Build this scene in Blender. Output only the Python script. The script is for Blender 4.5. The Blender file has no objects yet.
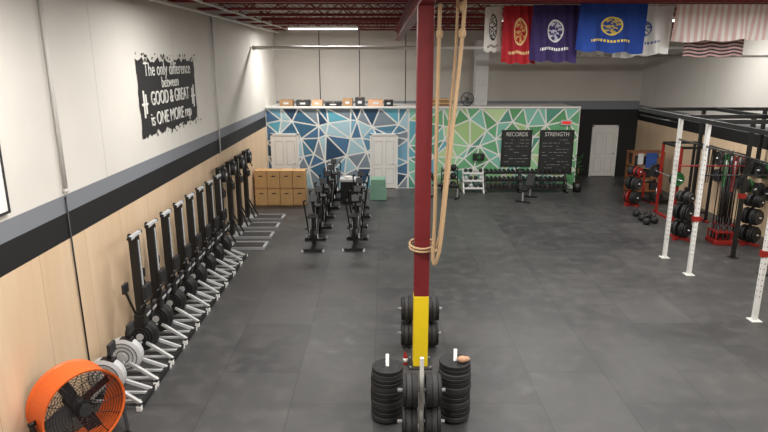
import bpy, bmesh, math, random
from mathutils import Vector, Matrix, Quaternion, Euler
from mathutils.geometry import delaunay_2d_cdt
random.seed(4)
scene = bpy.context.scene
try:
    scene.view_settings.view_transform = 'Standard'
except Exception:
    pass

# ------------------------------------------------------------------ materials
def lin(c):
    c = c / 255.0
    return c / 12.92 if c <= 0.04045 else ((c + 0.055) / 1.055) ** 2.4
def col(rgb):
    return (lin(rgb[0]), lin(rgb[1]), lin(rgb[2]), 1.0)
MATS = {}
def mat(name, rgb, rough=0.6, metal=0.0, var=0.12, scale=6.0, emit=0.0, bump=0.0):
    if name in MATS:
        return MATS[name]
    m = bpy.data.materials.new(name); m.use_nodes = True
    nt = m.node_tree; b = nt.nodes['Principled BSDF']
    b.inputs['Roughness'].default_value = rough
    b.inputs['Metallic'].default_value = metal
    tc = nt.nodes.new('ShaderNodeTexCoord')
    n = nt.nodes.new('ShaderNodeTexNoise'); n.inputs['Scale'].default_value = scale
    n.inputs['Detail'].default_value = 4
    nt.links.new(tc.outputs['Object'], n.inputs['Vector'])
    mx = nt.nodes.new('ShaderNodeMixRGB')
    c = col(rgb)
    mx.inputs[1].default_value = tuple(x * (1 - var) for x in c[:3]) + (1,)
    mx.inputs[2].default_value = tuple(min(1, x * (1 + var)) for x in c[:3]) + (1,)
    nt.links.new(n.outputs['Fac'], mx.inputs[0])
    nt.links.new(mx.outputs[0], b.inputs['Base Color'])
    if emit:
        b.inputs['Emission Color'].default_value = c
        b.inputs['Emission Strength'].default_value = emit
    if bump:
        bp = nt.nodes.new('ShaderNodeBump'); bp.inputs['Strength'].default_value = bump
        nt.links.new(n.outputs['Fac'], bp.inputs['Height'])
        nt.links.new(bp.outputs[0], b.inputs['Normal'])
    MATS[name] = m
    return m

BLACK = mat('black_metal', (24, 24, 25), 0.45)
RUBBER = mat('black_rubber', (28, 28, 29), 0.6, scale=20)
RUBBER2 = mat('grey_rubber', (48, 48, 50), 0.6, scale=20)
DARK = mat('dark_grey_plastic', (46, 46, 48), 0.5)
SILVER = mat('silver_metal', (190, 192, 195), 0.35, 0.6, 0.05)
WHITE = mat('white_paint', (230, 230, 227), 0.5, 0, 0.04)
LGREY = mat('light_grey_plastic', (188, 190, 191), 0.5, 0, 0.05)
RED = mat('red_metal', (150, 32, 28), 0.45)
MAROON = mat('maroon_steel', (118, 34, 38), 0.45, 0, 0.15)
YELLOW = mat('yellow_paint', (240, 208, 30), 0.5, 0, 0.06)
ORANGE = mat('orange_paint', (228, 104, 40), 0.4, 0, 0.06)
WOODBOX = mat('plywood_box', (200, 160, 108), 0.6, 0, 0.12, 4)
WOODD = mat('brown_wood', (126, 82, 52), 0.6, 0, 0.2, 5)
ROPE = mat('manila_rope', (190, 160, 124), 0.85, 0, 0.3, 60, bump=0.6)
GREENP = mat('green_rubber', (40, 120, 60), 0.5)
BLUEP = mat('blue_rubber', (40, 75, 140), 0.5)
MINT = mat('mint_foam', (120, 160, 140), 0.7, 0, 0.08)
GLOW = mat('lamp_tube', (255, 250, 240), 0.5, 0, 0.0, emit=3.0)
EXITR = mat('exit_red', (220, 40, 30), 0.5, 0, 0.0, emit=0.4)
LEAF = mat('leaf_green', (40, 75, 40), 0.6, 0, 0.3)
CHALKB = mat('chalkboard_black', (38, 40, 40), 0.7, 0, 0.3, 3)
CHALKW = mat('chalk_white', (215, 215, 210), 0.9)
CHALKG = mat('chalk_grey', (150, 152, 148), 0.9)
PIPE = mat('white_conduit', (200, 198, 194), 0.5, 0, 0.05)
DOORM = mat('white_door', (228, 226, 222), 0.45, 0, 0.03)
TAN = mat('tan_cloth', (190, 150, 120), 0.9)
DUCT = mat('duct_metal', (198, 198, 195), 0.5, 0.1, 0.08)

class N:
    def __init__(self, nt): self.nt = nt
    def math(self, op, a, b=None, clamp=False):
        n = self.nt.nodes.new('ShaderNodeMath'); n.operation = op; n.use_clamp = clamp
        for i, v in enumerate((a, b)):
            if v is None: continue
            if isinstance(v, (int, float)): n.inputs[i].default_value = v
            else: self.nt.links.new(v, n.inputs[i])
        return n.outputs[0]
    def mix(self, f, a, b):
        n = self.nt.nodes.new('ShaderNodeMixRGB')
        for i, v in enumerate((f, a, b)):
            if isinstance(v, (int, float)): n.inputs[i].default_value = v
            elif isinstance(v, tuple): n.inputs[i].default_value = v
            else: self.nt.links.new(v, n.inputs[i])
        return n.outputs[0]
    def noise(self, vec, scale, detail=4, stretch=None):
        if stretch:
            mp = self.nt.nodes.new('ShaderNodeMapping'); mp.inputs['Scale'].default_value = stretch
            self.nt.links.new(vec, mp.inputs['Vector']); vec = mp.outputs[0]
        n = self.nt.nodes.new('ShaderNodeTexNoise'); n.inputs['Scale'].default_value = scale
        n.inputs['Detail'].default_value = detail
        self.nt.links.new(vec, n.inputs['Vector'])
        return n.outputs['Fac']

def newmat(name, rough=0.6):
    m = bpy.data.materials.new(name); m.use_nodes = True
    nt = m.node_tree; b = nt.nodes['Principled BSDF']; b.inputs['Roughness'].default_value = rough
    geo = nt.nodes.new('ShaderNodeNewGeometry')
    sep = nt.nodes.new('ShaderNodeSeparateXYZ'); nt.links.new(geo.outputs['Position'], sep.inputs[0])
    return m, nt, b, geo.outputs['Position'], sep.outputs

def wall_mat(name, top_rgb, low='ply', z1=2.41, z2=2.78, z3=3.03):
    m, nt, b, pos, s = newmat(name, 0.65); h = N(nt)
    n1 = h.noise(pos, 0.8)
    top = h.mix(n1, col(tuple(x * 0.94 for x in top_rgb)), col(tuple(min(255, x * 1.03) for x in top_rgb)))
    seam = h.math('LESS_THAN', h.math('MODULO', h.math('ADD', s[1], 100.3), 3.66), 0.02)
    top = h.mix(h.math('MULTIPLY', seam, 0.35), top, col((120, 118, 115)))
    g = h.noise(pos, 2.2, 5, (1.0, 1.0, 0.14))
    g2 = h.noise(pos, 9.0, 4, (1.0, 1.0, 0.08))
    ply = h.mix(g, col((204, 176, 143)), col((231, 210, 181)))
    ply = h.mix(h.math('MULTIPLY', g2, 0.35), ply, col((186, 150, 114)))
    seam2 = h.math('LESS_THAN', h.math('MODULO', h.math('ADD', s[1], 100.0), 1.22), 0.009)
    ply = h.mix(h.math('MULTIPLY', seam2, 0.55), ply, col((120, 95, 72)))
    if low == 'black':
        ply = col((26, 26, 27))
    c = h.mix(h.math('GREATER_THAN', s[2], z1), ply, col((20, 20, 22)))
    c = h.mix(h.math('GREATER_THAN', s[2], z2), c, col((120, 124, 131)))
    c = h.mix(h.math('GREATER_THAN', s[2], z3), c, top)
    nt.links.new(c, b.inputs['Base Color'])
    return m
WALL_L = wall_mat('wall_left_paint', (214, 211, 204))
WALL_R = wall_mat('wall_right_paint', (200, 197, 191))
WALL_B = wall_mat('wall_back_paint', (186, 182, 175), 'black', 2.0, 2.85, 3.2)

def floor_mat():
    m, nt, b, pos, s = newmat('rubber_mat_floor', 0.5); h = N(nt)
    u = h.math('DIVIDE', h.math('ADD', s[0], 1.34 + 122.0), 1.22)
    colid = h.math('FLOOR', u)
    fu = h.math('FRACT', u)
    off = h.math('MULTIPLY', h.math('MODULO', colid, 2.0), 0.5)
    v = h.math('ADD', h.math('DIVIDE', h.math('ADD', s[1], 100.2), 1.83), off)
    rid = h.math('FLOOR', v); fv = h.math('FRACT', v)
    e1 = h.math('LESS_THAN', fu, 0.010); e2 = h.math('LESS_THAN', fv, 0.006)
    seam = h.math('MAXIMUM', e1, e2)
    cmb = nt.nodes.new('ShaderNodeCombineXYZ')
    nt.links.new(colid, cmb.inputs[0]); nt.links.new(rid, cmb.inputs[1])
    wn = nt.nodes.new('ShaderNodeTexWhiteNoise'); nt.links.new(cmb.outputs[0], wn.inputs['Vector'])
    base = h.mix(wn.outputs['Value'], col((58, 58, 60)), col((74, 74, 74)))
    n1 = h.noise(pos, 0.55, 6)
    dust = h.math('MULTIPLY', h.math('SUBTRACT', n1, 0.48), 2.6, True)
    base = h.mix(h.math('MULTIPLY', dust, 0.45), base, col((112, 110, 107)))
    n2 = h.noise(pos, 3.0, 8)
    base = h.mix(h.math('MULTIPLY', h.math('SUBTRACT', n2, 0.5), 1.2, True), base, col((112, 110, 107)))
    n3 = h.noise(pos, 45.0, 3)
    base = h.mix(h.math('MULTIPLY', n3, 0.25), base, col((38, 38, 40)))
    c = h.mix(h.math('MULTIPLY', seam, 0.6), base, col((26, 26, 27)))
    nt.links.new(c, b.inputs['Base Color'])
    r = h.math('ADD', h.math('MULTIPLY', n2, 0.3), 0.3)
    nt.links.new(r, b.inputs['Roughness'])
    return m
FLOOR = floor_mat()

def ceil_mat():
    m, nt, b, pos, s = newmat('metal_deck_ceiling', 0.6); h = N(nt)
    w = h.math('FRACT', h.math('MULTIPLY', s[0], 5.0))
    rib = h.math('LESS_THAN', w, 0.45)
    c = h.mix(rib, col((170, 150, 140)), col((110, 88, 80)))
    nt.links.new(c, b.inputs['Base Color']); return m
CEIL = ceil_mat()

# ------------------------------------------------------------------ mesh builder
class B:
    def __init__(self): self.bm = bmesh.new(); self.mats = []
    def mi(self, m):
        if m not in self.mats: self.mats.append(m)
        return self.mats.index(m)
    def _fin(self, faces, m, smooth=False):
        i = self.mi(m)
        for f in faces:
            f.material_index = i; f.smooth = smooth
    def box(self, c, s, m, rot=None, bev=0.0):
        M = Matrix.Translation(Vector(c))
        if rot is not None:
            M = M @ Euler(rot).to_matrix().to_4x4()
        M = M @ Matrix.Diagonal((s[0], s[1], s[2], 1))
        r = bmesh.ops.create_cube(self.bm, size=1.0, matrix=M)
        faces = set(f for v in r['verts'] for f in v.link_faces)
        self._fin(faces, m)
        if bev > 0:
            edges = list(set(e for f in faces for e in f.edges))
            rb = bmesh.ops.bevel(self.bm, geom=edges, offset=bev, segments=2, affect='EDGES', profile=0.5, material=-1)
            self._fin(set(f for v in rb['verts'] for f in v.link_faces), m)
        return self
    def cyl(self, p1, p2, r, m, seg=12, r2=None, smooth=True):
        p1 = Vector(p1); p2 = Vector(p2); d = p2 - p1
        M = Matrix.Translation((p1 + p2) / 2) @ d.to_track_quat('Z', 'Y').to_matrix().to_4x4()
        rr = bmesh.ops.create_cone(self.bm, cap_ends=True, segments=seg, radius1=r, radius2=r if r2 is None else r2, depth=d.length, matrix=M)
        faces = set(f for v in rr['verts'] for f in v.link_faces)
        i = self.mi(m)
        for f in faces:
            f.material_index = i; f.smooth = smooth and len(f.verts) == 4
        return self
    def bar(self, p1, p2, w, h, m):
        p1 = Vector(p1); p2 = Vector(p2); d = p2 - p1
        q = d.to_track_quat('Y', 'Z')
        M = Matrix.Translation((p1 + p2) / 2) @ q.to_matrix().to_4x4() @ Matrix.Diagonal((w, d.length, h, 1))
        r = bmesh.ops.create_cube(self.bm, size=1.0, matrix=M)
        self._fin(set(f for v in r['verts'] for f in v.link_faces), m)
        return self
    def sph(self, c, r, m, sc=(1, 1, 1), seg=16):
        M = Matrix.Translation(Vector(c)) @ Matrix.Diagonal((r * sc[0], r * sc[1], r * sc[2], 1))
        rr = bmesh.ops.create_uvsphere(self.bm, u_segments=seg, v_segments=seg // 2 + 2, radius=1, matrix=M)
        self._fin(set(f for v in rr['verts'] for f in v.link_faces), m, True)
        return self
    def tube(self, pts, r, m, seg=8, closed=False):
        pts = [Vector(p) for p in pts]; n = len(pts); rings = []
        prev = None
        for i, p in enumerate(pts):
            if closed: t = pts[(i + 1) % n] - pts[i - 1]
            else: t = pts[min(i + 1, n - 1)] - pts[max(i - 1, 0)]
            t.normalize()
            if prev is None:
                a = Vector((0, 0, 1)) if abs(t.z) < 0.9 else Vector((1, 0, 0))
                u = t.cross(a).normalized()
            else:
                u = (prev - t * prev.dot(t)).normalized()
            prev = u; w = t.cross(u)
            rings.append([self.bm.verts.new(p + (u * math.cos(2 * math.pi * k / seg) + w * math.sin(2 * math.pi * k / seg)) * r) for k in range(seg)])
        faces = []
        for i in range(n if closed else n - 1):
            a = rings[i]; b = rings[(i + 1) % n]
            for k in range(seg):
                faces.append(self.bm.faces.new((a[k], a[(k + 1) % seg], b[(k + 1) % seg], b[k])))
        if not closed:
            faces.append(self.bm.faces.new(rings[0][::-1])); faces.append(self.bm.faces.new(rings[-1]))
        self._fin(faces, m, True)
        return self
    def ring(self, c, axis, R, r, m, n=32, seg=6):
        q = Vector(axis).to_track_quat('Z', 'Y'); c = Vector(c)
        pts = [c + q @ Vector((R * math.cos(2 * math.pi * k / n), R * math.sin(2 * math.pi * k / n), 0)) for k in range(n)]
        return self.tube(pts, r, m, seg, True)
    def lathe(self, c, axis, prof, m, n=28, close=True):
        q = Vector(axis).to_track_quat('Z', 'Y'); c = Vector(c)
        rings = []
        for (r, hh) in prof:
            rings.append([self.bm.verts.new(c + q @ Vector((r * math.cos(2 * math.pi * k / n), r * math.sin(2 * math.pi * k / n), hh))) for k in range(n)])
        faces = []
        L = len(prof)
        for i in range(L if close else L - 1):
            a = rings[i]; b = rings[(i + 1) % L]
            for k in range(n):
                faces.append(self.bm.faces.new((a[k], a[(k + 1) % n], b[(k + 1) % n], b[k])))
        self._fin(faces, m)
        return self
    def plate(self, c, axis, R, t, m, n=28):
        h = t / 2
        p = [(0.026, -h), (0.07, -h), (0.085, -h * 0.6), (R * 0.78, -h * 0.6), (R * 0.86, -h), (R * 0.97, -h), (R, -h * 0.7),
             (R, h * 0.7), (R * 0.97, h), (R * 0.86, h), (R * 0.78, h * 0.6), (0.085, h * 0.6), (0.07, h), (0.026, h)]
        self.lathe(c, axis, p, m, n)
        return self
    def mesh(self, name):
        bmesh.ops.recalc_face_normals(self.bm, faces=self.bm.faces[:])
        me = bpy.data.meshes.new(name); self.bm.to_mesh(me); self.bm.free()
        for m in self.mats: me.materials.append(m)
        return me
    def obj(self, name, loc=(0, 0, 0), rz=0.0, parent=None):
        return place(name, self.mesh(name), loc, rz, parent)
def place(name, me, loc=(0, 0, 0), rz=0.0, parent=None):
    o = bpy.data.objects.new(name, me); scene.collection.objects.link(o)
    o.location = loc; o.rotation_euler = (0, 0, rz)
    if parent: o.parent = parent
    return o
def text(name, body, loc, rot, size, m, parent, sx=1.0, align='CENTER', ex=0.002):
    cu = bpy.data.curves.new(name, 'FONT'); cu.body = body; cu.size = size
    cu.align_x = align; cu.align_y = 'CENTER'; cu.extrude = ex
    cu.materials.append(m)
    o = bpy.data.objects.new(name, cu); scene.collection.objects.link(o)
    o.location = loc; o.rotation_euler = rot; o.scale = (sx, 1, 1); o.parent = parent
    return o

# ------------------------------------------------------------------ room
XL, XR, YB, YF, ZC = -4.42, 10.8, 25.5, -3.0, 6.35
b = B(); b.box(((XL + XR) / 2, (YB + YF) / 2, -0.1), (XR - XL + 0.4, YB - YF + 0.4, 0.2), FLOOR); b.obj('floor')
b = B(); b.box(((XL + XR) / 2, (YB + YF) / 2, ZC + 0.1), (XR - XL + 0.4, YB - YF + 0.4, 0.2), CEIL); b.obj('ceiling')
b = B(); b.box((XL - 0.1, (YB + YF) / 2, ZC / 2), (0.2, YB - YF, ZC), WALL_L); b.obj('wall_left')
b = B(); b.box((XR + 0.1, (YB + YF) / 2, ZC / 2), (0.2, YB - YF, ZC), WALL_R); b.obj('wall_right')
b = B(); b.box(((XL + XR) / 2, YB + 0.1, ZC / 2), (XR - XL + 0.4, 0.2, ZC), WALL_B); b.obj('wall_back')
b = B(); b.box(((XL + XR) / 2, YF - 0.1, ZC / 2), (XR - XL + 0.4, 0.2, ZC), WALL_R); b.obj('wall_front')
# partition office block
PX1, PY, PZ = 7.52, 23.0, 3.09
b = B()
b.box(((XL + PX1) / 2, (PY + YB) / 2, PZ / 2), (PX1 - XL, YB - PY, PZ), WHITE)
b.box(((XL + PX1) / 2, PY - 0.0, PZ + 0.03), (PX1 - XL, 0.16, 0.06), WHITE)
b.obj('wall_partition')

def mural(name, x0, x1, z0, z1, y, pal, seed, blend=None):
    rnd = random.Random(seed)
    W = x1 - x0; H = z1 - z0
    pts = [(0, 0), (W, 0), (W, H), (0, H)]
    nx = int(W / 0.58); nz = int(H / 0.58)
    for i in range(nx + 1):
        for j in range(nz + 1):
            px = W * i / nx; pz = H * j / nz
            if i in (0, nx) and j in (0, nz): continue
            if 0 < i < nx: px += rnd.uniform(-0.24, 0.24)
            if 0 < j < nz: pz += rnd.uniform(-0.24, 0.24)
            pts.append((px, pz))
    res = delaunay_2d_cdt([Vector(p) for p in pts], [], [], 0, 1e-5)
    vs, fs = res[0], res[2]
    bb = B()
    bb.box(((x0 + x1) / 2, y + 0.004, (z0 + z1) / 2), (W, 0.008, H), WHITE)
    for f in fs:
        if len(f) != 3: continue
        P = [vs[i] for i in f]
        a = (P[1] - P[2]).length; bl = (P[2] - P[0]).length; c = (P[0] - P[1]).length
        per = a + bl + c
        I = (P[0] * a + P[1] * bl + P[2] * c) / per
        area = abs((P[1] - P[0]).cross(P[2] - P[0])) / 2
        rin = 2 * area / per
        if rin < 0.05: continue
        k = 1 - 0.028 / rin
        q = [I + (p - I) * k for p in P]
        if I.x / W < 0.22 and blend and rnd.random() < 0.6: mm = rnd.choice(blend)
        else: mm = rnd.choice(pal)
        ver = [bb.bm.verts.new((x0 + p.x, y - 0.004, z0 + p.y)) for p in q]
        fc = bb.bm.faces.new(ver); fc.material_index = bb.mi(mm)
    return bb.obj(name)
blues = [mat('mural_blue_%d' % i, c, 0.5, 0, 0.05) for i, c in enumerate([(58, 104, 134), (118, 168, 194), (40, 72, 100), (84, 132, 158), (165, 198, 210), (124, 138, 150), (74, 114, 150), (96, 168, 188)])]
greens = [mat('mural_green_%d' % i, c, 0.5, 0, 0.05) for i, c in enumerate([(104, 172, 124), (154, 206, 156), (82, 148, 128), (190, 216, 162), (128, 192, 174), (92, 156, 104), (166, 200, 136)])]
mural('wall_mural_blue', XL + 0.01, 1.0, 0.0, PZ, PY - 0.012, blues, 3)
mural('wall_mural_green', 1.02, PX1, 0.0, PZ, PY - 0.012, greens, 9, [greens[4], greens[2], blues[7]])

def door(name, x, y, w=0.92, h=2.07, frame=WHITE):
    bb = B()
    bb.box((0, 0, h / 2 + 0.01), (w, 0.04, h - 0.02), DOORM, bev=0.004)
    for s in (-1, 1): bb.box((s * (w / 2 + 0.04), -0.005, h / 2 + 0.03), (0.07, 0.06, h + 0.06), frame)
    bb.box((0, -0.005, h + 0.035), (w + 0.15, 0.06, 0.07), frame)
    for px in (-0.22, 0.22):
        for pz, ph in ((0.5, 0.6), (1.4, 0.9)):
            for (dx, dz, sx, sz) in ((0, ph / 2, 0.3, 0.015), (0, -ph / 2, 0.3, 0.015), (-0.15, 0, 0.015, ph), (0.15, 0, 0.015, ph)):
                bb.box((px + dx, -0.022, pz + dz), (sx, 0.008, sz), LGREY)
    bb.cyl((w / 2 - 0.08, -0.02, 1.0), (w / 2 - 0.08, -0.07, 1.0), 0.02, SILVER)
    bb.sph((w / 2 - 0.08, -0.085, 1.0), 0.032, SILVER)
    return bb.obj(name, (x, y, 0))
door('door_1', -3.72, PY - 0.05)
door('door_2', 0.07, PY - 0.05)
door('door_3', 9.45, YB - 0.04, 0.96, 2.12)

# trim: wall conduits
def pipe(name, pts, r, m=PIPE, seg=8):
    bb = B(); bb.tube(pts, r, m, seg)
    for i in range(len(pts)):
        bb.sph(pts[i], r * 1.35, m, seg=8)
    return bb.obj(name)
pipe('wall_conduit', [(XL + 0.04, 8.15, 6.2), (XL + 0.04, 8.15, 3.1)], 0.03)
pipe('wall_cable', [(XL + 0.02, 8.15, 3.0), (XL + 0.02, 8.2, 0.05)], 0.012, BLACK)
pipe('wall_conduit', [(XL + 0.04, 16.2, 6.2), (XL + 0.04, 16.2, 2.4)], 0.022)
pipe('sprinkler_pipe', [(XL + 0.1, 21.0, 5.25), (10.6, 21.0, 5.25)], 0.06)
pipe('ceiling_conduit', [(XL + 0.35, 2, 5.9), (XL + 0.35, 24.5, 5.9)], 0.04)
pipe('ceiling_conduit', [(XL + 0.75, 2, 6.0), (XL + 0.75, 24.5, 6.0)], 0.03)
for x in (-2.5, -0.9, 0.95):
    pipe('hanging_cable', [(x, 24.8, 6.2), (x, 24.8, 3.15)], 0.018, DARK)
pipe('wall_conduit', [(10.74, 2, 5.0), (10.74, 25, 5.0)], 0.035)
pipe('wall_conduit', [(6.6, 25.42, 5.0), (10.7, 25.42, 5.0)], 0.035)

# duct
b = B(); b.box((3.95, 24.6, 4.35), (0.5, 0.5, 2.5), DUCT)
for z in (3.3, 3.9, 4.5, 5.1): b.box((3.95, 24.6, z), (0.54, 0.54, 0.04), LGREY)
b.obj('air_duct')

# joists & girder
b = B()
for k in range(13):
    y = 1.0 + k * 2.0
    b.box(((XL + XR) / 2, y, 6.32), (XR - XL - 0.1, 0.14, 0.05), MAROON)
    b.box(((XL + XR) / 2, y, 6.02), (XR - XL - 0.1, 0.12, 0.06), MAROON)
    n = 38
    for i in range(n):
        xa = XL + 0.1 + (XR - XL - 0.2) * i / n; xb = XL + 0.1 + (XR - XL - 0.2) * (i + 1) / n
        za, zb = (6.03, 6.31) if i % 2 else (6.31, 6.03)
        b.bar((xa, y, za), (xb, y, zb), 0.03, 0.03, MAROON)
b.obj('ceiling_joists')
b = B()
b.box((0.62, 11.2, 5.97), (0.2, 28.0, 0.03), MAROON); b.box((0.62, 11.2, 5.62), (0.2, 28.0, 0.03), MAROON)
b.box((0.62, 11.2, 5.8), (0.03, 28.0, 0.34), MAROON)
b.obj('ceiling_girder')

b = B()
b.box((0, 0, 0.012), (0.38, 0.38, 0.024), DARK)
b.box((0, 0, 0.63), (0.235, 0.235, 1.22), YELLOW, bev=0.012)
b.box((0, 0, 3.42), (0.235, 0.235, 4.36), MAROON, bev=0.012)
for sx in (-0.16, 0.16):
    for sy in (-0.16, 0.16): b.cyl((sx, sy, 0.02), (sx, sy, 0.05), 0.015, SILVER, 6)
b.obj('support_column', (0.62, 8.95, 0))

# lights
def fixture(x, y, power):
    bb = B()
    bb.box((0, 0, 0.05), (2.45, 0.22, 0.06), WHITE)
    for s in (-1, 1): bb.cyl((-1.2, s * 0.06, 0.0), (1.2, s * 0.06, 0.0), 0.025, GLOW)
    for s in (-1, 1): bb.box((s * 1.21, 0, 0.02), (0.03, 0.2, 0.08), WHITE)
    bb.obj('ceiling_light', (x, y, 5.9))
    L = bpy.data.lights.new('tube_light', 'AREA'); L.shape = 'RECTANGLE'; L.size = 2.4; L.size_y = 0.4
    L.energy = power; L.color = (1.0, 0.97, 0.925)
    o = bpy.data.objects.new('tube_light', L); scene.collection.objects.link(o); o.location = (x, y, 5.83)
for x, p in ((-1.9, 205), (3.3, 180), (8.2, 175)):
    for y in (2.0, 6.4, 10.9):
        fixture(x, y, p)
fixture(-2.05, 21.9, 270)
fixture(4.5, 17.3, 240)
fixture(8.6, 17.3, 180)

# ------------------------------------------------------------------ wall sign
rnd = random.Random(7)
b = B()
W, H = 3.4, 1.36
out = []
def edge(p, q, k, amp):
    r = []
    for i in range(k):
        t = i / k
        r.append((p[0] + (q[0] - p[0]) * t + rnd.uniform(-amp, amp) * 0.5, p[1] + (q[1] - p[1]) * t + rnd.uniform(-amp, amp)))
    return r
out += edge((-W / 2, -H / 2), (W / 2, -H / 2), 34, 0.07)
out += edge((W / 2, -H / 2), (W / 2, H / 2), 14, 0.05)
out += edge((W / 2, H / 2), (-W / 2, H / 2), 34, 0.06)
out += edge((-W / 2, H / 2), (-W / 2, -H / 2), 14, 0.05)
vb = [b.bm.verts.new((0.0, p[0], p[1])) for p in out]
f = b.bm.faces.new(vb); SIGNB = mat('sign_black', (34, 33, 34), 0.7); f.material_index = b.mi(SIGNB)
for i in range(60):
    a = rnd.uniform(0, 2 * math.pi); cx = rnd.uniform(-W / 2, W / 2 + 0.3); cz = rnd.choice((-1, 1)) * (H / 2 + rnd.uniform(0.0, 0.12)); s = rnd.uniform(0.01, 0.05)
    vv = [b.bm.verts.new((0.0, cx + s * math.cos(a + t), cz + s * rnd.uniform(0.5, 1) * math.sin(a + t))) for t in (0, 1.3, 2.6, 3.9, 5.1)]
    ff = b.bm.faces.new(vv); ff.material_index = 0
for sg in (-1, 1):
    for (yy, hh) in ((1.5, 0.5), (1.40, 0.36)):
        b.box((0.004, sg * yy, -0.12), (0.006, 0.07, hh), CHALKW)
    b.box((0.004, sg * 1.46, -0.12), (0.005, 0.3, 0.04), CHALKW)
sign = b.obj('motivational_wall_sign', (XL + 0.012, 12.8, 4.17))
R = (math.pi / 2, 0, math.pi / 2)
text('sign_line_1', 'The only difference', (0.006, 0, 0.50), R, 0.36, CHALKW, sign, 0.98, ex=0.003)
text('sign_line_2', 'between', (0.006, 0, 0.24), R, 0.30, CHALKW, sign, 1.0, ex=0.003)
text('sign_line_3', 'GOOD & GREAT', (0.006, 0, -0.05), R, 0.38, CHALKW, sign, 0.82, ex=0.006)
text('sign_line_4', 'is ONE MORE rep', (0.006, 0, -0.44), R, 0.36, CHALKW, sign, 0.9, ex=0.006)

b = B(); b.box((0, 0, 0), (0.03, 1.5, 0.95), WHITE)
for (dy, dz, sy, sz) in ((0, 0.49, 1.54, 0.03), (0, -0.49, 1.54, 0.03), (0.76, 0, 0.03, 1.0), (-0.76, 0, 0.03, 1.0)): b.box((0.005, dy, dz), (0.045, sy, sz), DARK)
b.obj('whiteboard', (XL + 0.03, 6.08, 3.62))

# ------------------------------------------------------------------ rowers stored upright
def rower_base(b, wheel=BLACK):
    for y in (-0.28, 0.28): b.box((0.55, y, 0.035), (0.07, 0.06, 0.07), WHITE)
    b.bar((0.55, -0.3, 0.05), (0.55, 0.3, 0.05), 0.06, 0.05, BLACK)
    b.bar((-0.22, -0.25, 0.05), (-0.22, 0.25, 0.05), 0.06, 0.05, BLACK)
    for s in (-1, 1):
        b.bar((0.55, s * 0.2, 0.06), (0.1, s * 0.1, 0.30), 0.045, 0.045, LGREY)
        b.bar((-0.22, s * 0.12, 0.06), (0.02, s * 0.1, 0.32), 0.045, 0.045, LGREY)
        b.bar((0.55, s * 0.12, 0.05), (-0.2, s * 0.12, 0.05), 0.04, 0.03, LGREY)
    b.lathe((0.0, 0, 0.40), (0, 1, 0), [(0.03, -0.1), (0.2, -0.1), (0.27, -0.06), (0.28, 0.0), (0.27, 0.06), (0.2, 0.1), (0.03, 0.1)], wheel, 28)
    for r in (0.1, 0.16, 0.22):
        for s in (-1, 1): b.ring((0.0, s * 0.103, 0.40), (0, 1, 0), r, 0.006, DARK, 24, 5)
    b.cyl((0.0, -0.115, 0.40), (0.0, 0.115, 0.40), 0.06, LGREY)
b = B()
rower_base(b)
b.box((0.03, 0, 1.36), (0.13, 0.15, 1.52), BLACK, bev=0.01)
b.box((0.102, 0, 1.5), (0.012, 0.035, 1.1), LGREY)
b.box((0.02, 0, 0.68), (0.18, 0.22, 0.22), BLACK, bev=0.02)
for s in (-1, 1):
    b.box((0.17, s * 0.13, 0.82), (0.05, 0.12, 0.30), DARK, rot=(0, 0.25, 0), bev=0.01)
    b.box((0.2, s * 0.13, 0.84), (0.02, 0.13, 0.05), LGREY, rot=(0, 0.25, 0))
b.box((0.15, 0, 1.18), (0.07, 0.28, 0.24), RUBBER, bev=0.02)
b.bar((-0.02, 0, 0.6), (-0.2, 0, 1.15), 0.03, 0.03, BLACK); b.box((-0.2, 0, 1.22), (0.05, 0.18, 0.16), DARK, bev=0.01)
b.bar((0.03, 0, 2.1), (-0.06, 0, 2.13), 0.05, 0.05, BLACK)
b.bar((0.05, -0.2, 2.13), (0.05, 0.2, 2.13), 0.06, 0.05, LGREY)
for s in (-1, 1): b.cyl((0.05, s * 0.2, 2.13), (0.05, s * 0.23, 2.13), 0.035, BLACK)
b.cyl((0.12, -0.25, 0.98), (0.12, 0.25, 0.98), 0.016, BLACK)
row = b.mesh('rowing_machine')
for k in range(8):
    place('rowing_machine', row, (-4.02, 9.25 + 0.72 * k, 0), 0)
b = B(); rower_base(b, LGREY)
b.bar((0.0, 0, 0.5), (0.1, 0, 0.78), 0.05, 0.05, BLACK); b.box((0.12, 0, 0.84), (0.05, 0.2, 0.16), DARK, bev=0.01)
b.box((0.05, 0, 0.6), (0.2, 0.12, 0.16), BLACK, bev=0.02)
rb = b.mesh('rower_flywheel_unit')
for y in (8.56, 7.9): place('rower_flywheel_unit', rb, (-4.02, y, 0))

# ski machines
b = B()
b.box((0.25, 0, 0.03), (1.25, 0.56, 0.04), LGREY, bev=0.008)
for s in (-1, 1): b.box((0.25, s * 0.27, 0.035), (1.27, 0.04, 0.07), SILVER)
b.box((0.4, 0, 0.055), (0.8, 0.4, 0.014), RUBBER2)
b.box((-0.27, 0, 1.1), (0.12, 0.2, 2.1), BLACK, bev=0.015)
for s in (-1, 1): b.bar((0.0, s * 0.22, 0.06), (-0.27, s * 0.06, 0.7), 0.04, 0.04, BLACK)
b.lathe((-0.16, 0, 1.96), (1, 0, 0), [(0.03, -0.09), (0.17, -0.09), (0.2, -0.05), (0.2, 0.05), (0.17, 0.09), (0.03, 0.09)], BLACK, 24)
b.cyl((-0.16, 0, 1.96), (-0.06, 0, 1.96), 0.05, LGREY)
b.bar((-0.2, -0.3, 2.14), (-0.2, 0.3, 2.14), 0.06, 0.06, BLACK)
for s in (-1, 1):
    b.cyl((-0.16, s * 0.27, 2.12), (-0.16, s * 0.27, 1.75), 0.006, LGREY, 6)
    b.cyl((-0.16, s * 0.27, 1.75), (-0.1, s * 0.27, 1.62), 0.018, RUBBER)
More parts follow.
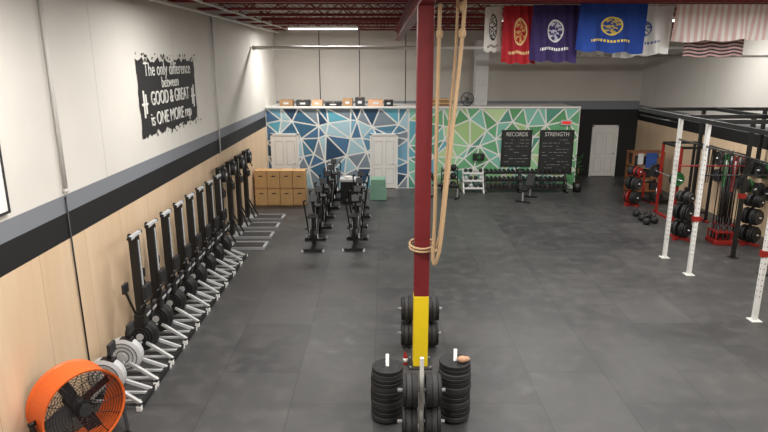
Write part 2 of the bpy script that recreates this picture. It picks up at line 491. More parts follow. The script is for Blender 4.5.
b.box((-0.16, 0, 1.45), (0.05, 0.2, 0.18), DARK, bev=0.01)
ski = b.mesh('ski_machine')
for y in (15.4, 16.4, 17.4, 18.4): place('ski_machine', ski, (-3.98, y, 0), 0)

# ------------------------------------------------------------------ drum fan
b = B()
Rf = 0.5
b.lathe((0, 0, 0), (0, -1, 0), [(Rf, -0.22), (Rf + 0.02, -0.23), (Rf + 0.02, -0.21), (Rf + 0.005, -0.19), (Rf + 0.005, 0.19), (Rf + 0.025, 0.20), (Rf + 0.025, 0.23), (Rf, 0.22)], ORANGE, 48)
for yy in (-0.22, 0.22):
    for i in range(1, 12): b.ring((0, yy, 0), (0, 1, 0), 0.07 + i * 0.037, 0.0035, BLACK, 40, 5)
    for i in range(12):
        a = i * math.pi / 6
        b.cyl((0.08 * math.cos(a), yy, 0.08 * math.sin(a)), (Rf * math.cos(a), yy, Rf * math.sin(a)), 0.005, BLACK, 6)
    b.cyl((0, yy - 0.01, 0), (0, yy + 0.01, 0), 0.085, DARK, 24)
b.cyl((0, -0.12, 0), (0, 0.15, 0), 0.1, DARK, 20)
for i in range(4):
    a = i * math.pi / 2 + 0.4
    c = Vector((0.28 * math.cos(a), 0, 0.28 * math.sin(a)))
    M = Matrix.Translation(c) @ Matrix.Rotation(-a, 4, 'Y') @ Matrix.Rotation(0.55, 4, 'X') @ Matrix.Diagonal((0.38, 0.008, 0.2, 1))
    r = bmesh.ops.create_cube(b.bm, size=1, matrix=M); b._fin(set(f for v in r['verts'] for f in v.link_faces), DARK)
for s in (-1, 1):
    b.bar((s * 0.56, 0, 0.0), (s * 0.49, 0.25, -0.55), 0.04, 0.04, BLACK)
    b.bar((s * 0.56, 0, 0.0), (s * 0.49, -0.25, -0.55), 0.04, 0.04, BLACK)
    b.cyl((s * 0.5, 0, 0), (s * 0.59, 0, 0), 0.03, BLACK)
    b.cyl((s * 0.47, 0.25, -0.52), (s * 0.53, 0.25, -0.52), 0.07, RUBBER, 18)
    b.box((s * 0.49, -0.25, -0.575), (0.06, 0.08, 0.03), RUBBER)
b.bar((-0.49, 0.25, -0.53), (0.49, 0.25, -0.53), 0.04, 0.04, BLACK); b.bar((-0.49, -0.25, -0.55), (0.49, -0.25, -0.55), 0.04, 0.04, BLACK)
b.obj('drum_fan', (-3.9, 6.83, 0.59), 0.92)

# ------------------------------------------------------------------ air bikes
b = B()
for y in (-0.55, 0.5):
    b.bar((-0.27, y, 0.05), (0.27, y, 0.05), 0.08, 0.06, BLACK)
    for s in (-1, 1): b.box((s * 0.27, y, 0.03), (0.05, 0.1, 0.06), LGREY if y < 0 else RUBBER)
b.bar((0, -0.55, 0.09), (0, 0.5, 0.09), 0.09, 0.06, BLACK)
b.lathe((0, 0.28, 0.48), (1, 0, 0), [(0.04, -0.07), (0.3, -0.07), (0.34, -0.04), (0.34, 0.04), (0.3, 0.07), (0.04, 0.07)], BLACK, 28)
for r in (0.12, 0.18, 0.24, 0.3):
    for s in (-1, 1): b.ring((s * 0.075, 0.28, 0.48), (1, 0, 0), r, 0.006, LGREY if r == 0.3 else DARK, 28, 5)
b.bar((0, -0.1, 0.1), (0, -0.1, 0.42), 0.1, 0.12, BLACK)
b.cyl((-0.09, -0.1, 0.36), (0.09, -0.1, 0.36), 0.12, DARK, 20)
b.bar((0.1, -0.1, 0.36), (0.12, -0.22, 0.25), 0.03, 0.02, SILVER); b.bar((-0.1, -0.1, 0.36), (-0.12, 0.02, 0.47), 0.03, 0.02, SILVER)
b.box((0.18, -0.22, 0.25), (0.1, 0.1, 0.03), RUBBER); b.box((-0.18, 0.02, 0.47), (0.1, 0.1, 0.03), RUBBER)
b.bar((0, -0.2, 0.1), (0, -0.38, 0.86), 0.06, 0.06, BLACK)
b.box((0, -0.4, 0.92), (0.26, 0.26, 0.07), RUBBER, bev=0.03); b.box((0, -0.24, 0.92), (0.1, 0.16, 0.06), RUBBER, bev=0.02)
for s in (-1, 1):
    b.tube([(s * 0.14, 0.1, 0.30), (s * 0.2, 0.14, 0.7), (s * 0.24, 0.06, 1.05), (s * 0.25, -0.04, 1.22), (s * 0.2, -0.12, 1.26)], 0.02, BLACK)
    b.cyl((s * 0.25, -0.04, 1.22), (s * 0.19, -0.15, 1.28), 0.026, RUBBER)
b.bar((0, 0.2, 0.78), (0, 0.12, 1.22), 0.06, 0.05, BLACK)
b.box((0, 0.08, 1.28), (0.2, 0.05, 0.18), DARK, rot=(-0.4, 0, 0), bev=0.01)
bike = b.mesh('air_bike')
for k in range(5):
    place('air_bike', bike, (-1.83 + 0.02 * k, 15.5 + 1.2 * k, 0), 0.04 * (-1) ** k)
for k in range(4):
    place('air_bike', bike, (-0.72 + 0.01 * k, 15.55 + 1.2 * k, 0), -0.05 * (-1) ** k)
place('air_bike', bike, (-1.75, 21.55, 0), 0.1)

# ------------------------------------------------------------------ plyo boxes
b = B()
b.box((0, 0, 0.3), (0.42, 0.5, 0.6), WOODBOX, bev=0.004)
for (dx, dz, sx, sz) in ((0, 0.585, 0.422, 0.012), (0, 0.015, 0.422, 0.012)): b.box((dx, -0.2505, dz), (sx, 0.004, sz), WOODD)
b.box((0, -0.252, 0.42), (0.13, 0.006, 0.035), BLACK)
pb = b.mesh('plyo_box')
for i in range(4):
    for j in range(2):
        place('plyo_box', pb, (-4.14 + 0.435 * i, 20.35 + 0.02 * ((i + j) % 2), 0.602 * j), 0)

b = B()
for k, (w, h) in enumerate(((0.6, 0.3), (0.56, 0.25), (0.52, 0.2))):
    z = sum((0.3, 0.25, 0.2)[:k])
    b.box((0, 0, z + h / 2), (w, 0.6, h - 0.004), MINT, bev=0.01)
b.obj('foam_plyo_block', (-0.14, 21.2, 0))
b = B()
b.box((0, 0, 0.04), (0.6, 0.5, 0.08), BLACK, bev=0.01); b.box((0, 0, 0.42), (0.56, 0.46, 0.7), BLACK, bev=0.02); b.box((0, 0, 0.82), (0.62, 0.5, 0.1), LGREY, bev=0.02); b.cyl((0, 0, 0.87), (0, 0, 0.93), 0.16, CHALKW, 20, 0.12)
b.obj('chalk_stand', (-1.16, 20.6, 0))

# ------------------------------------------------------------------ dumbbell racks
def dumbbell(bb, c, r=0.055, m=RUBBER):
    x, y, z = c
    bb.cyl((x, y - 0.07, z), (x, y + 0.07, z), 0.015, SILVER, 8)
    for s in (-1, 1): bb.cyl((x, y + s * 0.06, z), (x, y + s * 0.14, z), r, m, 6)
def dbrack(name, x, y, w, frame, n, items='db'):
    bb = B()
    for s in (-1, 1):
        bb.bar((s * w / 2, 0.2, 0.0), (s * w / 2, 0.2, 0.86), 0.05, 0.05, frame)
        bb.bar((s * w / 2, -0.28, 0.03), (s * w / 2, 0.25, 0.03), 0.05, 0.06, frame)
        bb.bar((s * w / 2, -0.22, 0.05), (s * w / 2, 0.2, 0.8), 0.04, 0.04, frame)
    for i, z in enumerate((0.18, 0.45, 0.72)):
        yy = -0.1 + 0.1 * i
        bb.box((0, yy, z), (w, 0.22, 0.03), frame, rot=(0.15, 0, 0))
        bb.box((0, yy - 0.11, z), (w, 0.02, 0.06), frame)
        for k in range(n):
            xx = -w / 2 + w * (k + 0.5) / n
            if items == 'db': dumbbell(bb, (xx, yy, z + 0.085), 0.055 if i else 0.065, RUBBER if (k + i) % 5 else RUBBER2)
            elif items == 'kb':
                bb.sph((xx, yy, z + 0.09), 0.075, [RUBBER, LGREY, RUBBER2][(k + i) % 3], seg=12)
                bb.ring((xx, yy, z + 0.18), (0, 1, 0), 0.04, 0.01, SILVER, 12, 5)
    return bb.obj(name, (x, y, 0))
dbrack('kettlebell_rack', 3.45, 22.3, 0.75, WHITE, 4, 'kb')
dbrack('dumbbell_rack', 4.55, 22.3, 1.3, BLACK, 8)
dbrack('dumbbell_rack', 6.12, 22.3, 1.7, BLACK, 10)
b = B()
for s in (-1, 1):
    b.bar((s * 0.3, 0, 0), (s * 0.3, 0, 0.95), 0.04, 0.04, BLACK); b.bar((s * 0.3, -0.2, 0.02), (s * 0.3, 0.2, 0.02), 0.04, 0.04, BLACK)
for i, z in enumerate((0.18, 0.5, 0.82)):
    for yy in (-0.09, 0.09): b.bar((-0.3, yy, z), (0.3, yy, z), 0.025, 0.025, BLACK)
    b.bar((-0.3, -0.1, z), (-0.3, 0.1, z), 0.02, 0.02, BLACK); b.bar((0.3, -0.1, z), (0.3, 0.1, z), 0.02, 0.02, BLACK)
    for xx in (-0.14, 0.14): b.sph((xx, 0, z + 0.12), 0.125, [RED, RUBBER, DARK, RUBBER, LGREY, RUBBER][i * 2 + (xx > 0)], seg=16)
b.obj('medicine_ball_rack', (2.55, 22.3, 0))
b = B()
b.bar((0, -0.5, 0.42), (0, 0.5, 0.42), 0.08, 0.06, BLACK)
b.box((0, -0.12, 0.47), (0.28, 0.75, 0.07), RUBBER, bev=0.02)
b.box((0, 0.45, 0.66), (0.28, 0.5, 0.07), RUBBER, rot=(1.0, 0, 0), bev=0.02)
for y in (-0.45, 0.5):
    b.bar((0, y, 0.42), (0, y, 0.04), 0.05, 0.05, SILVER); b.bar((-0.25, y, 0.03), (0.25, y, 0.03), 0.06, 0.06, BLACK)
bench = b.mesh('weight_bench')
place('weight_bench', bench, (5.15, 20.9, 0), -0.5); place('weight_bench', bench, (2.3, 21.3, 0), 1.2)

# kettlebells on the floor near the right storage
b = B()
b.lathe((0, 0, 0), (0, 0, 1), [(0.0, 0.0), (0.07, 0.0), (0.11, 0.05), (0.12, 0.11), (0.10, 0.17), (0.05, 0.205), (0.0, 0.21)], RUBBER, 20, False)
b.tube([(-0.06, 0, 0.18), (-0.075, 0, 0.24), (-0.05, 0, 0.285), (0.05, 0, 0.285), (0.075, 0, 0.24), (0.06, 0, 0.18)], 0.015, DARK, 8)
kb = b.mesh('kettlebell')
for (x, y, a) in ((8.05, 17.6, 0.2), (8.35, 17.75, 1.0), (8.1, 18.05, 0.5), (8.4, 18.3, 0.1), (8.15, 18.6, 0.8)):
    place('kettlebell', kb, (x, y, 0), a)

# chalkboards
def board(x0, x1, z0, z1, title, seed):
    rr = random.Random(seed); w = x1 - x0; h = z1 - z0
    bb = B(); bb.box((0, 0, 0), (w, 0.02, h), CHALKB)
    for (dx, dz, sx, sz) in ((0, h / 2, w + 0.06, 0.04), (0, -h / 2, w + 0.06, 0.04), (w / 2, 0, 0.04, h), (-w / 2, 0, 0.04, h)): bb.box((dx, -0.005, dz), (sx, 0.035, sz), BLACK)
    z = h / 2 - 0.36
    while z > -h / 2 + 0.1:
        x = -w / 2 + 0.1
        while x < w / 2 - 0.2:
            l = rr.uniform(0.06, 0.2)
            if rr.random() < 0.65: bb.box((x + l / 2, -0.012, z), (l, 0.004, 0.015), CHALKG)
            x += l + 0.05
        z -= 0.12
    o = bb.obj('chalkboard', ((x0 + x1) / 2, PY - 0.05, (z0 + z1) / 2))
    text('board_title', title, (0, -0.014, h / 2 - 0.15), (math.pi / 2, 0, 0), 0.22, CHALKW, o, 0.85)
board(4.6, 5.72, 0.88, 2.25, 'RECORDS', 2); board(6.06, 7.32, 0.6, 2.25, 'STRENGTH', 5)
b = B(); b.box((0, 0, 0), (0.42, 0.08, 0.2), LGREY, bev=0.01); b.box((0, -0.042, 0.0), (0.32, 0.006, 0.1), EXITR); b.obj('exit_sign', (7.0, PY - 0.07, 2.55))
b = B(); b.box((0, 0, 0), (0.42, 0.16, 0.26), BLACK, bev=0.02); b.box((0, -0.082, 0), (0.14, 0.006, 0.05), GREENP); b.box((0, -0.082, 0), (0.05, 0.007, 0.14), GREENP); b.obj('first_aid_kit', (3.72, PY - 0.11, 1.25))
b = B()
b.cyl((0, 0, 0), (0, 0, 0.35), 0.14, BLACK, 18, 0.18); b.cyl((0, 0, 0.35), (0, 0, 0.9), 0.015, WOODD, 8)
rnd = random.Random(3)
for i in range(34):
    a = rnd.uniform(0, 6.28); zz = rnd.uniform(0.5, 1.35); L = rnd.uniform(0.14, 0.25)
    p = Vector((0, 0, zz - 0.1)); q = Vector((L * math.cos(a), L * math.sin(a), zz + rnd.uniform(-0.05, 0.2)))
    s = Vector((-math.sin(a), math.cos(a), 0)) * 0.04; mdd = (p + q) / 2 + Vector((0, 0, 0.04))
    vv = [b.bm.verts.new(v) for v in (p, mdd + s, q, mdd - s)]
    ff = b.bm.faces.new(vv); ff.material_index = b.mi(LEAF)
b.cyl((0, 0, 0.35), (0, 0, 1.3), 0.012, LEAF, 6)
b.obj('potted_plant', (7.4, 22.3, 0))

# things on top of the partition
rnd = random.Random(11)
def carton(x, w, h, m, d=0.5):
    bb = B(); bb.box((0, 0, h / 2), (w, d, h), m, bev=0.005); bb.box((0, 0, h + 0.001), (0.06, d, 0.003), TAN); bb.box((0, -d / 2 - 0.001, h * 0.5), (w * 0.4, 0.003, h * 0.3), LGREY)
    bb.obj('storage_box', (x, 24.0, PZ + 0.001))
x = -4.0
CARD = mat('cardboard', (150, 118, 84), 0.8)
for i in range(8):
    w = rnd.uniform(0.35, 0.7); carton(x + w / 2, w, rnd.uniform(0.14, 0.34), [CARD, DARK, TAN, BLACK][i % 4]); x += w + rnd.uniform(0.02, 0.15)
b = B()
for k in range(4): b.box((0, 0, 0.05 + k * 0.07), (1.3, 0.5, 0.05), WOODBOX if k % 2 else CARD)
for s in (-0.6, 0, 0.6): b.box((s, 0, 0.14), (0.08, 0.48, 0.28), CARD)
b.obj('wooden_pallet', (2.0, 24.1, PZ + 0.001))
b = B(); b.ring((0, 0, 0.3), (0, 1, 0), 0.24, 0.02, BLACK, 24); b.cyl((0, -0.05, 0.3), (0, 0.05, 0.3), 0.07, DARK)
for r in (0.12, 0.18): b.ring((0, -0.03, 0.3), (0, 1, 0), r, 0.008, DARK, 20, 5)
for i in range(5):
    a = i * 1.2566; b.bar((0, 0, 0.3), (0.2 * math.cos(a), 0, 0.3 + 0.2 * math.sin(a)), 0.07, 0.02, DARK)
b.bar((0, 0, 0.06), (0, 0, 0.02), 0.04, 0.04, BLACK); b.box((0, 0, 0.02), (0.3, 0.2, 0.03), BLACK)
b.obj('floor_fan', (3.3, 23.6, PZ + 0.002))

# ------------------------------------------------------------------ centre plate storage
def stack(name, x, y, n):
    bb = B()
    bb.cyl((0, 0, 0), (0, 0, 0.03), 0.2, BLACK, 24)
    z = 0.03
    r = random.Random(int(x * 100))
    for i in range(n):
        t = 0.075 if i < n * 0.6 else 0.06
        RR = 0.225 if i < n - 2 else 0.215
        bb.plate((r.uniform(-.006, .006), r.uniform(-.006, .006), z + t / 2), (0, 0, 1), RR, t * 0.96, RUBBER if i % 3 else RUBBER2, 36); z += t
    bb.cyl((0, 0, 0.02), (0, 0, z + 0.16), 0.024, WHITE, 14)
    bb.obj(name, (x, y, 0)); return z
ztop = stack('bumper_plate_stack', 0.07, 7.46, 11)
ztop2 = stack('bumper_plate_stack', 1.0, 7.46, 12)
def prack(name, x, y, g, tall=1.04):
    bb = B()
    bb.bar((0, -0.22, 0.03), (0, 0.22, 0.03), 0.06, 0.05, WHITE); bb.bar((-0.16 if g > .1 else -0.1, 0.0, 0.02), (0.16 if g > .1 else 0.1, 0.0, 0.02), 0.06, 0.04, WHITE)
    bb.box((0, 0, 0.02 + tall / 2), (0.05, 0.05, tall), WHITE, bev=0.006)
    for z in (0.24, 0.70):
        bb.cyl((-g - 0.26, 0, z), (g + 0.26, 0, z), 0.024, SILVER, 12)
        for s in (-1, 1):
            xx = g
            for i, t in enumerate((0.08, 0.07, 0.05)):
                bb.plate((s * (xx + t / 2), 0, z), (1, 0, 0), 0.223 - 0.008 * i, t * 0.95, RUBBER if i != 1 else RUBBER2, 36); xx += t
    return bb.obj(name, (x, y, 0))
prack('weight_plate_rack', 0.51, 6.98, 0.05, 1.14)
prack('weight_plate_rack', 0.65, 9.62, 0.12)
b = B(); b.lathe((0, 0, 0), (0, 0, 1), [(0.0, 0), (0.035, 0), (0.037, 0.02), (0.037, 0.15), (0.02, 0.19), (0.016, 0.22), (0.0, 0.22)], RED, 16, False); b.cyl((0, 0, 0.05), (0, 0, 0.12), 0.038, WHITE, 16); b.obj('water_bottle', (0.38, 8.95, 0))
b = B(); b.sph((0, 0, 0.045), 0.06, TAN, (1.2, 0.9, 0.75)); b.sph((0.06, 0.03, 0.035), 0.04, TAN, (1.2, 1, 0.8)); b.obj('chalk_ball', (1.09, 7.4, ztop2))

# ropes
def smooth(pts, k=8):
    P = [Vector(p) for p in pts]; out = []
    for i in range(len(P) - 1):
        p0 = P[max(i - 1, 0)]; p1 = P[i]; p2 = P[i + 1]; p3 = P[min(i + 2, len(P) - 1)]
        for j in range(k):
            t = j / k
            out.append(0.5 * ((2 * p1) + (p2 - p0) * t + (2 * p0 - 5 * p1 + 4 * p2 - p3) * t * t + (-p0 + 3 * p1 - 3 * p2 + p3) * t ** 3))
    out.append(P[-1]); return out
b = B()
b.tube(smooth([(1.12, 8.5, 6.0), (1.10, 8.5, 5.3), (1.02, 8.5, 4.2), (0.93, 8.52, 3.0), (0.87, 8.56, 2.2), (0.82, 8.62, 1.9), (0.79, 8.66, 1.85), (0.77, 8.68, 2.0), (0.79, 8.70, 2.6), (0.79, 8.72, 4.2), (0.80, 8.72, 5.6)]), 0.028, ROPE, 8)
b.tube(smooth([(1.03, 8.62, 6.0), (1.02, 8.6, 5.0), (0.96, 8.6, 4.0), (0.91, 8.6, 3.0), (0.86, 8.66, 2.3), (0.80, 8.74, 2.05)]), 0.02, ROPE, 8)
for z in (5.55, 5.2): b.sph((1.09, 8.5, z), 0.055, ROPE, (1, 1, 1.4))
b.sph((0.80, 8.72, 5.2), 0.05, ROPE, (1, 1, 1.5))
for dz in (0, 0.05):
    pts = []
    for k in range(24):
        a = k * math.pi / 12
        pts.append((0.62 + 0.19 * math.cos(a), 8.95 + 0.19 * math.sin(a), 2.03 + dz + 0.03 * math.sin(a)))
    b.tube(pts, 0.018, ROPE, 8, True)
b.sph((0.79, 8.76, 2.03), 0.05, ROPE)
b.obj('climbing_rope')

# ------------------------------------------------------------------ flags
def flagmat(name, base, em, ring, er=0.2, stripes=None):
    m = bpy.data.materials.new(name); m.use_nodes = True; nt = m.node_tree; bs = nt.nodes['Principled BSDF']; bs.inputs['Roughness'].default_value = 0.85
    h = N(nt); uv = nt.nodes.new('ShaderNodeUVMap'); sp = nt.nodes.new('ShaderNodeSeparateXYZ'); nt.links.new(uv.outputs[0], sp.inputs[0])
    u = h.math('SUBTRACT', sp.outputs[0], 0.5); v = h.math('SUBTRACT', sp.outputs[1], 0.55)
    d = h.math('SQRT', h.math('ADD', h.math('MULTIPLY', h.math('MULTIPLY', u, u), 1.6), h.math('MULTIPLY', v, v)))
    c = h.mix(0.0, col(base), col(base))
    if stripes:
        st = h.math('LESS_THAN', h.math('FRACT', h.math('MULTIPLY', sp.outputs[stripes[1]], stripes[2])), 0.5)
        c = h.mix(st, c, col(stripes[0]))
    if em:
        c = h.mix(h.math('LESS_THAN', d, er), c, col(ring))
        n = nt.nodes.new('ShaderNodeTexNoise'); n.inputs['Scale'].default_value = 16; nt.links.new(uv.outputs[0], n.inputs['Vector'])
        inner = h.mix(h.math('GREATER_THAN', n.outputs['Fac'], 0.5), col(em), col(base))
        c = h.mix(h.math('LESS_THAN', d, er * 0.86), c, inner)
        band = h.math('MULTIPLY', h.math('LESS_THAN', h.math('ABSOLUTE', h.math('ADD', v, er + 0.12)), 0.025), h.math('LESS_THAN', h.math('ABSOLUTE', u), 0.3))
        lett = h.math('MULTIPLY', band, h.math('LESS_THAN', h.math('FRACT', h.math('MULTIPLY', h.math('ADD', u, 1.0), 22.0)), 0.65))
        c = h.mix(lett, c, col(ring))
    nt.links.new(c, bs.inputs['Base Color']); return m
def flag(name, x0, x1, zb0, zb1, zt, y, m, ph=0.0, amp=0.05):
    nx, nz = 36, 14
    vs, fs, uvs = [], [], []
    for i in range(nx + 1):
        u = i / nx
        for j in range(nz + 1):
            v = j / nz
            zb = zb0 + (zb1 - zb0) * u + 0.02 * math.sin(u * 17 + ph)
            yy = amp * math.sin(u * 14 + ph) * (1.15 - v) + amp * 0.4 * math.sin(u * 31 + v * 3 + ph)
            vs.append((x0 + (x1 - x0) * u, yy, zb + (zt - zb) * v)); uvs.append((u, v))
    for i in range(nx):
        for j in range(nz):
            a = i * (nz + 1) + j; fs.append((a, a + nz + 1, a + nz + 2, a + 1))
    me = bpy.data.meshes.new(name); me.from_pydata(vs, [], fs)
    ul = me.uv_layers.new(name='UVMap')
    for lp in me.loops: ul.data[lp.index].uv = uvs[lp.vertex_index]
    for p in me.polygons: p.use_smooth = True
    me.materials.append(m)
    return place(name, me, (0, y, 0))
ZT = 5.98
flag('red_flag', 2.62, 3.38, 4.79, 4.77, ZT, 13.6, flagmat('flag_red', (165, 28, 40), (205, 160, 100), (225, 205, 150), 0.24), 0.3, 0.07)
flag('purple_flag', 3.2, 4.22, 4.83, 4.80, ZT, 13.4, flagmat('flag_purple', (50, 36, 88), (190, 190, 210), (225, 225, 225), 0.2), 1.3, 0.07)
flag('navy_blue_flag', 4.1, 5.5, 5.04, 4.98, ZT, 13.1, flagmat('flag_blue', (22, 60, 140), (190, 165, 80), (225, 200, 80), 0.19), 2.1, 0.07)
flag('white_emblem_flag', 5.08, 6.3, 4.88, 5.0, ZT, 13.6, flagmat('flag_white', (228, 228, 226), (90, 110, 160), (90, 110, 165), 0.17), 0.9, 0.07)
flag('striped_flag', 6.2, 8.25, 5.22, 5.28, ZT, 13.3, flagmat('flag_stripe', (232, 226, 222), None, None, 0.1, ((216, 186, 182), 0, 15.0)), 1.9, 0.07)
flag('dark_striped_flag', 6.7, 8.05, 4.92, 4.94, ZT, 13.8, flagmat('flag_grey', (62, 58, 64), None, None, 0.1, ((195, 160, 158), 1, 14.0)), 0.2)
flag('banner_flag', 2.28, 2.66, 5.03, 5.03, ZT, 13.95, flagmat('flag_bw', (222, 220, 214), (40, 40, 40), (30, 30, 30), 0.3), 0.6, 0.02)
flag('white_flag', 4.3, 5.1, 4.94, 4.94, ZT, 14.2, flagmat('flag_plain', (215, 215, 212), None, None), 0.5)
pipe('flag_cable', [(2.1, 13.5, 6.0), (8.5, 13.5, 6.0)], 0.008, SILVER)

# ------------------------------------------------------------------ pull-up rig
b = B()
RX, RZ = 7.16, 3.5
ups = [(RX, 10.65), (RX, 13.2), (RX, 14.45)]
for (x, y) in ups:
    b.box((x, y, RZ / 2), (0.085, 0.085, RZ), WHITE, bev=0.005)
    b.box((x, y, 0.008), (0.2, 0.2, 0.016), WHITE)
    for k in range(24): b.box((x - 0.043, y, 0.5 + k * 0.11), (0.002, 0.02, 0.02), DARK); b.box((x, y - 0.043, 0.5 + k * 0.11), (0.02, 0.002, 0.02), DARK)
b.box((RX, 13.1, RZ + 0.04), (0.08, 7.4, 0.09), BLACK)
b.box((9.2, 13.1, RZ + 0.04), (0.08, 7.4, 0.09), BLACK)
for y in (10.65, 13.2, 14.45, 16.75):
    b.box(((RX + 10.78) / 2, y, RZ + 0.04), (10.78 - RX, 0.08, 0.09), BLACK)
for (y0, y1) in ((10.65, 13.2), (13.2, 14.45), (14.45, 16.75)):
    b.cyl((RX, y0, RZ - 0.5 if y0 < 14 else RZ - 0.12), (RX, y1, RZ - 0.5 if y0 < 14 else RZ - 0.12), 0.02, BLACK)
for y in (14.45, 13.2):
    b.box((8.9, y, RZ / 2), (0.085, 0.085, RZ), WHITE if y < 14 else BLACK, bev=0.005); b.box((8.9, y, 0.008), (0.2, 0.2, 0.016), BLACK)
    b.cyl((RX, y, 2.35), (8.9, y, 2.35), 0.018, RED if y > 14 else BLACK)
b.box((8.9, 16.75, RZ / 2), (0.085, 0.085, RZ), BLACK, bev=0.005); b.box((10.6, 16.75, RZ / 2 + 1.0), (0.085, 0.085, RZ - 2.0), BLACK)
b.cyl((8.9, 14.45, 2.6), (8.9, 16.75, 2.6), 0.018, BLACK); b.cyl((8.9, 13.2, 2.5), (8.9, 14.45, 2.5), 0.018, BLACK)
b.box((RX, 10.65, 1.35), (0.16, 0.1, 0.12), RED); b.box((RX, 13.2, 1.35), (0.16, 0.1, 0.12), RED)
b.box((8.9, 13.2, 1.6), (0.16, 0.1, 0.12), RED); b.box((8.9, 14.45, 1.6), (0.16, 0.1, 0.12), RED)
# stretch bands looped over the rear bar
for i, (yy, mm, L) in enumerate(((14.9, RED, 1.0), (15.1, BLACK, 1.05), (15.3, GREENP, 0.95), (16.1, BLACK, 1.0), (16.3, BLUEP, 1.0))):
    b.tube([(8.9, yy, 2.63), (8.86, yy + 0.01, 2.5), (8.87, yy + 0.03, 2.6 - L), (8.92, yy + 0.03, 2.6 - L), (8.94, yy + 0.01, 2.5)], 0.014, mm, 6, True)
b.obj('pull_up_rig')

def barbell(bb, p, axis, pl, L=2.1):
    a = Vector(axis); p = Vector(p)
    bb.cyl(p - a * L / 2, p + a * L / 2, 0.014, SILVER, 8)
    for s in (-1, 1):
        bb.cyl(p + a * s * (L / 2 - 0.4), p + a * s * L / 2, 0.025, SILVER, 10)
        x = L / 2 - 0.38
        for (r, t, m) in pl:
            bb.plate(p + a * s * (x + t / 2), axis, r, t * 0.95, m, 24); x += t
b = B()
for x in (-0.5, 0.5):
    for y in (-0.6, 0.6):
        b.box((x, y, 1.15), (0.07, 0.07, 2.3), RED if x < 0 else BLACK, bev=0.004)
    b.bar((x, -0.75, 0.03), (x, 0.75, 0.03), 0.07, 0.06, RED); b.bar((x, -0.6, 2.3), (x, 0.6, 2.3), 0.07, 0.07, BLACK)
for y in (-0.6, 0.6):
    b.bar((-0.5, y, 2.3), (0.5, y, 2.3), 0.07, 0.07, BLACK); b.bar((-0.5, y, 0.3), (0.5, y, 0.3), 0.05, 0.05, BLACK)
    b.box((-0.58, y, 1.3), (0.1, 0.06, 0.08), BLACK)
barbell(b, (-0.6, 0, 1.37), (0, 1, 0), [(0.225, 0.07, RUBBER), (0.2, 0.05, GREENP)], 2.1)
b.obj('squat_rack', (9.5, 18.5, 0))

def tree(name, x, y, cols):
    bb = B()
    bb.bar((-0.3, 0, 0.03), (0.3, 0, 0.03), 0.06, 0.06, RED); bb.bar((0, -0.3, 0.03), (0, 0.3, 0.03), 0.06, 0.06, RED)
    bb.box((0, 0, 0.75), (0.07, 0.07, 1.45), BLACK, bev=0.004)
    i = 0
    for z in (0.3, 0.78, 1.2):
        for s in (-1, 1):
            bb.cyl((0, s * 0.03, z), (0, s * 0.26, z), 0.024, SILVER, 10); m = cols[i % len(cols)]; i += 1
            rr = 0.225 if z < 1 else 0.16
            bb.plate((0, s * 0.08, z), (0, 1, 0), rr, 0.06, m); bb.plate((0, s * 0.15, z), (0, 1, 0), rr, 0.05, RUBBER); bb.plate((0, s * 0.2, z), (0, 1, 0), rr * 0.85, 0.04, m)
    bb.obj(name, (x, y, 0), 0.5)
tree('weight_plate_tree', 8.35, 16.1, [RUBBER, DARK, RUBBER2]); tree('weight_plate_tree', 9.95, 15.6, [RUBBER, RUBBER, RUBBER2]); tree('weight_plate_tree', 8.6, 20.1, [RUBBER, RED, RUBBER2])
b = B(); b.box((0, 0, 0.06), (0.5, 0.5, 0.12), RED, bev=0.01); b.box((0, 0, 0.34), (0.46, 0.46, 0.03), RED)
for sx in (-0.21, 0.21):
    for sy in (-0.21, 0.21): b.bar((sx, sy, 0.1), (sx, sy, 0.34), 0.03, 0.03, RED)
for i in range(3):
    for j in range(3):
        x, y = -0.15 + 0.15 * i, -0.15 + 0.15 * j
        b.cyl((x, y, 0.1), (x, y, 0.52), 0.025, DARK, 10); b.cyl((x, y, 0.52), (x, y, 1.83), 0.014, BLACK, 8); b.cyl((x, y, 1.83), (x, y, 2.25), 0.025, BLACK if (i + j) % 3 else SILVER, 10)
bh = b.mesh('barbell_holder')
place('barbell_holder', bh, (9.25, 15.75, 0)); place('barbell_holder', bh, (9.75, 16.4, 0))
b = B()
b.box((0, 0, 0.9), (0.05, 3.2, 0.1), BLACK); b.box((0, 0, 0.35), (0.05, 3.2, 0.1), BLACK)
cs = [RUBBER, RUBBER2, GREENP, RUBBER, RED, RUBBER]
for i in range(6):
    for z in (0.9, 0.35):
        y = -1.35 + i * 0.54
        b.cyl((0, y, z), (-0.24, y, z), 0.024, SILVER, 10)
        for k in range(2): b.plate((-0.07 - 0.08 * k, y, z), (1, 0, 0), 0.225 if z > .5 else 0.2, 0.06, cs[(i + k * 3 + (z > .5)) % 6] if k == 0 else cs[(i + 2) % 6] if i % 2 else RUBBER)
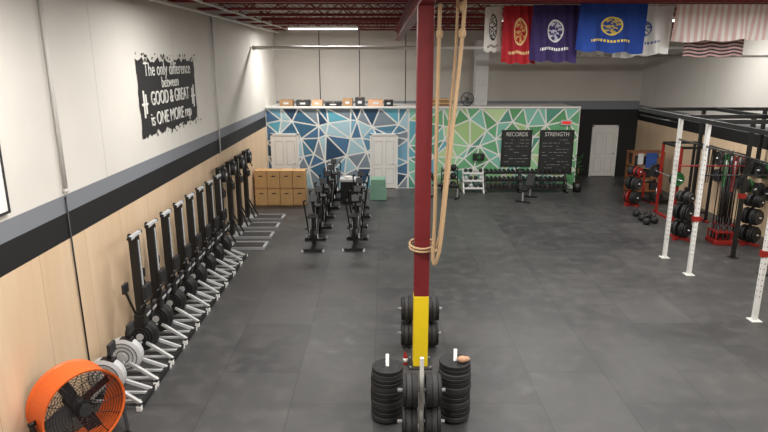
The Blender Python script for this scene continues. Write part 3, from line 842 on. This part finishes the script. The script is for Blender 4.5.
b.obj('wall_plate_storage', (XR - 0.03, 17.4, 0.95))

b = B()
for x in (-0.55, 0.55):
    for y in (-0.25, 0.25): b.box((x, y, 0.8), (0.07, 0.07, 1.6), WOODD)
for z in (0.15, 0.62, 1.1, 1.57): b.box((0, 0, z), (1.2, 0.56, 0.05), WOODD)
for i, z in enumerate((0.175, 0.645, 1.125)):
    for k in range(3):
        b.box((-0.36 + 0.36 * k, -0.02, z + 0.13), (0.3, 0.4, 0.26), [BLACK, WOODD, DARK, RED, RUBBER, WOODBOX, DARK, BLACK, WOODD][i * 3 + k], bev=0.01)
b.box((0.1, -0.29, 1.3), (0.4, 0.02, 0.55), BLUEP); b.box((-0.3, -0.29, 1.35), (0.2, 0.02, 0.4), LGREY)
b.obj('equipment_shelf', (9.75, 22.0, 0))
b = B()
b.box((0, 0, 0.08), (0.9, 0.6, 0.06), BLACK, bev=0.01)
for s in (-1, 1): b.box((s * 0.38, 0, 0.03), (0.07, 0.9, 0.05), RED, bev=0.01); b.bar((s * 0.35, 0.25, 0.1), (s * 0.35, 0.3, 1.0), 0.05, 0.05, RED)
b.bar((-0.35, 0.3, 1.0), (0.35, 0.3, 1.0), 0.04, 0.04, BLACK); b.cyl((0, 0, 0.1), (0, 0, 0.5), 0.025, SILVER)
for k in range(3): b.plate((0, 0, 0.14 + 0.06 * k), (0, 0, 1), 0.22, 0.055, RUBBER)
b.obj('push_sled', (9.7, 20.7, 0), 0.2)

# ------------------------------------------------------------------ world + camera
w = bpy.data.worlds.new('World'); scene.world = w; w.use_nodes = True
w.node_tree.nodes['Background'].inputs[0].default_value = (0.8, 0.85, 1, 1); w.node_tree.nodes['Background'].inputs[1].default_value = 0.3
cam = bpy.data.cameras.new('camera'); co = bpy.data.objects.new('camera', cam); scene.collection.objects.link(co)
cam.sensor_width = 36; cam.lens = 36 * 600 / 768
co.location = (0, 0, 4.85)
co.rotation_euler = (math.radians(90 - 14.57), 0, math.radians(-0.19))
cam.clip_end = 200
scene.camera = co
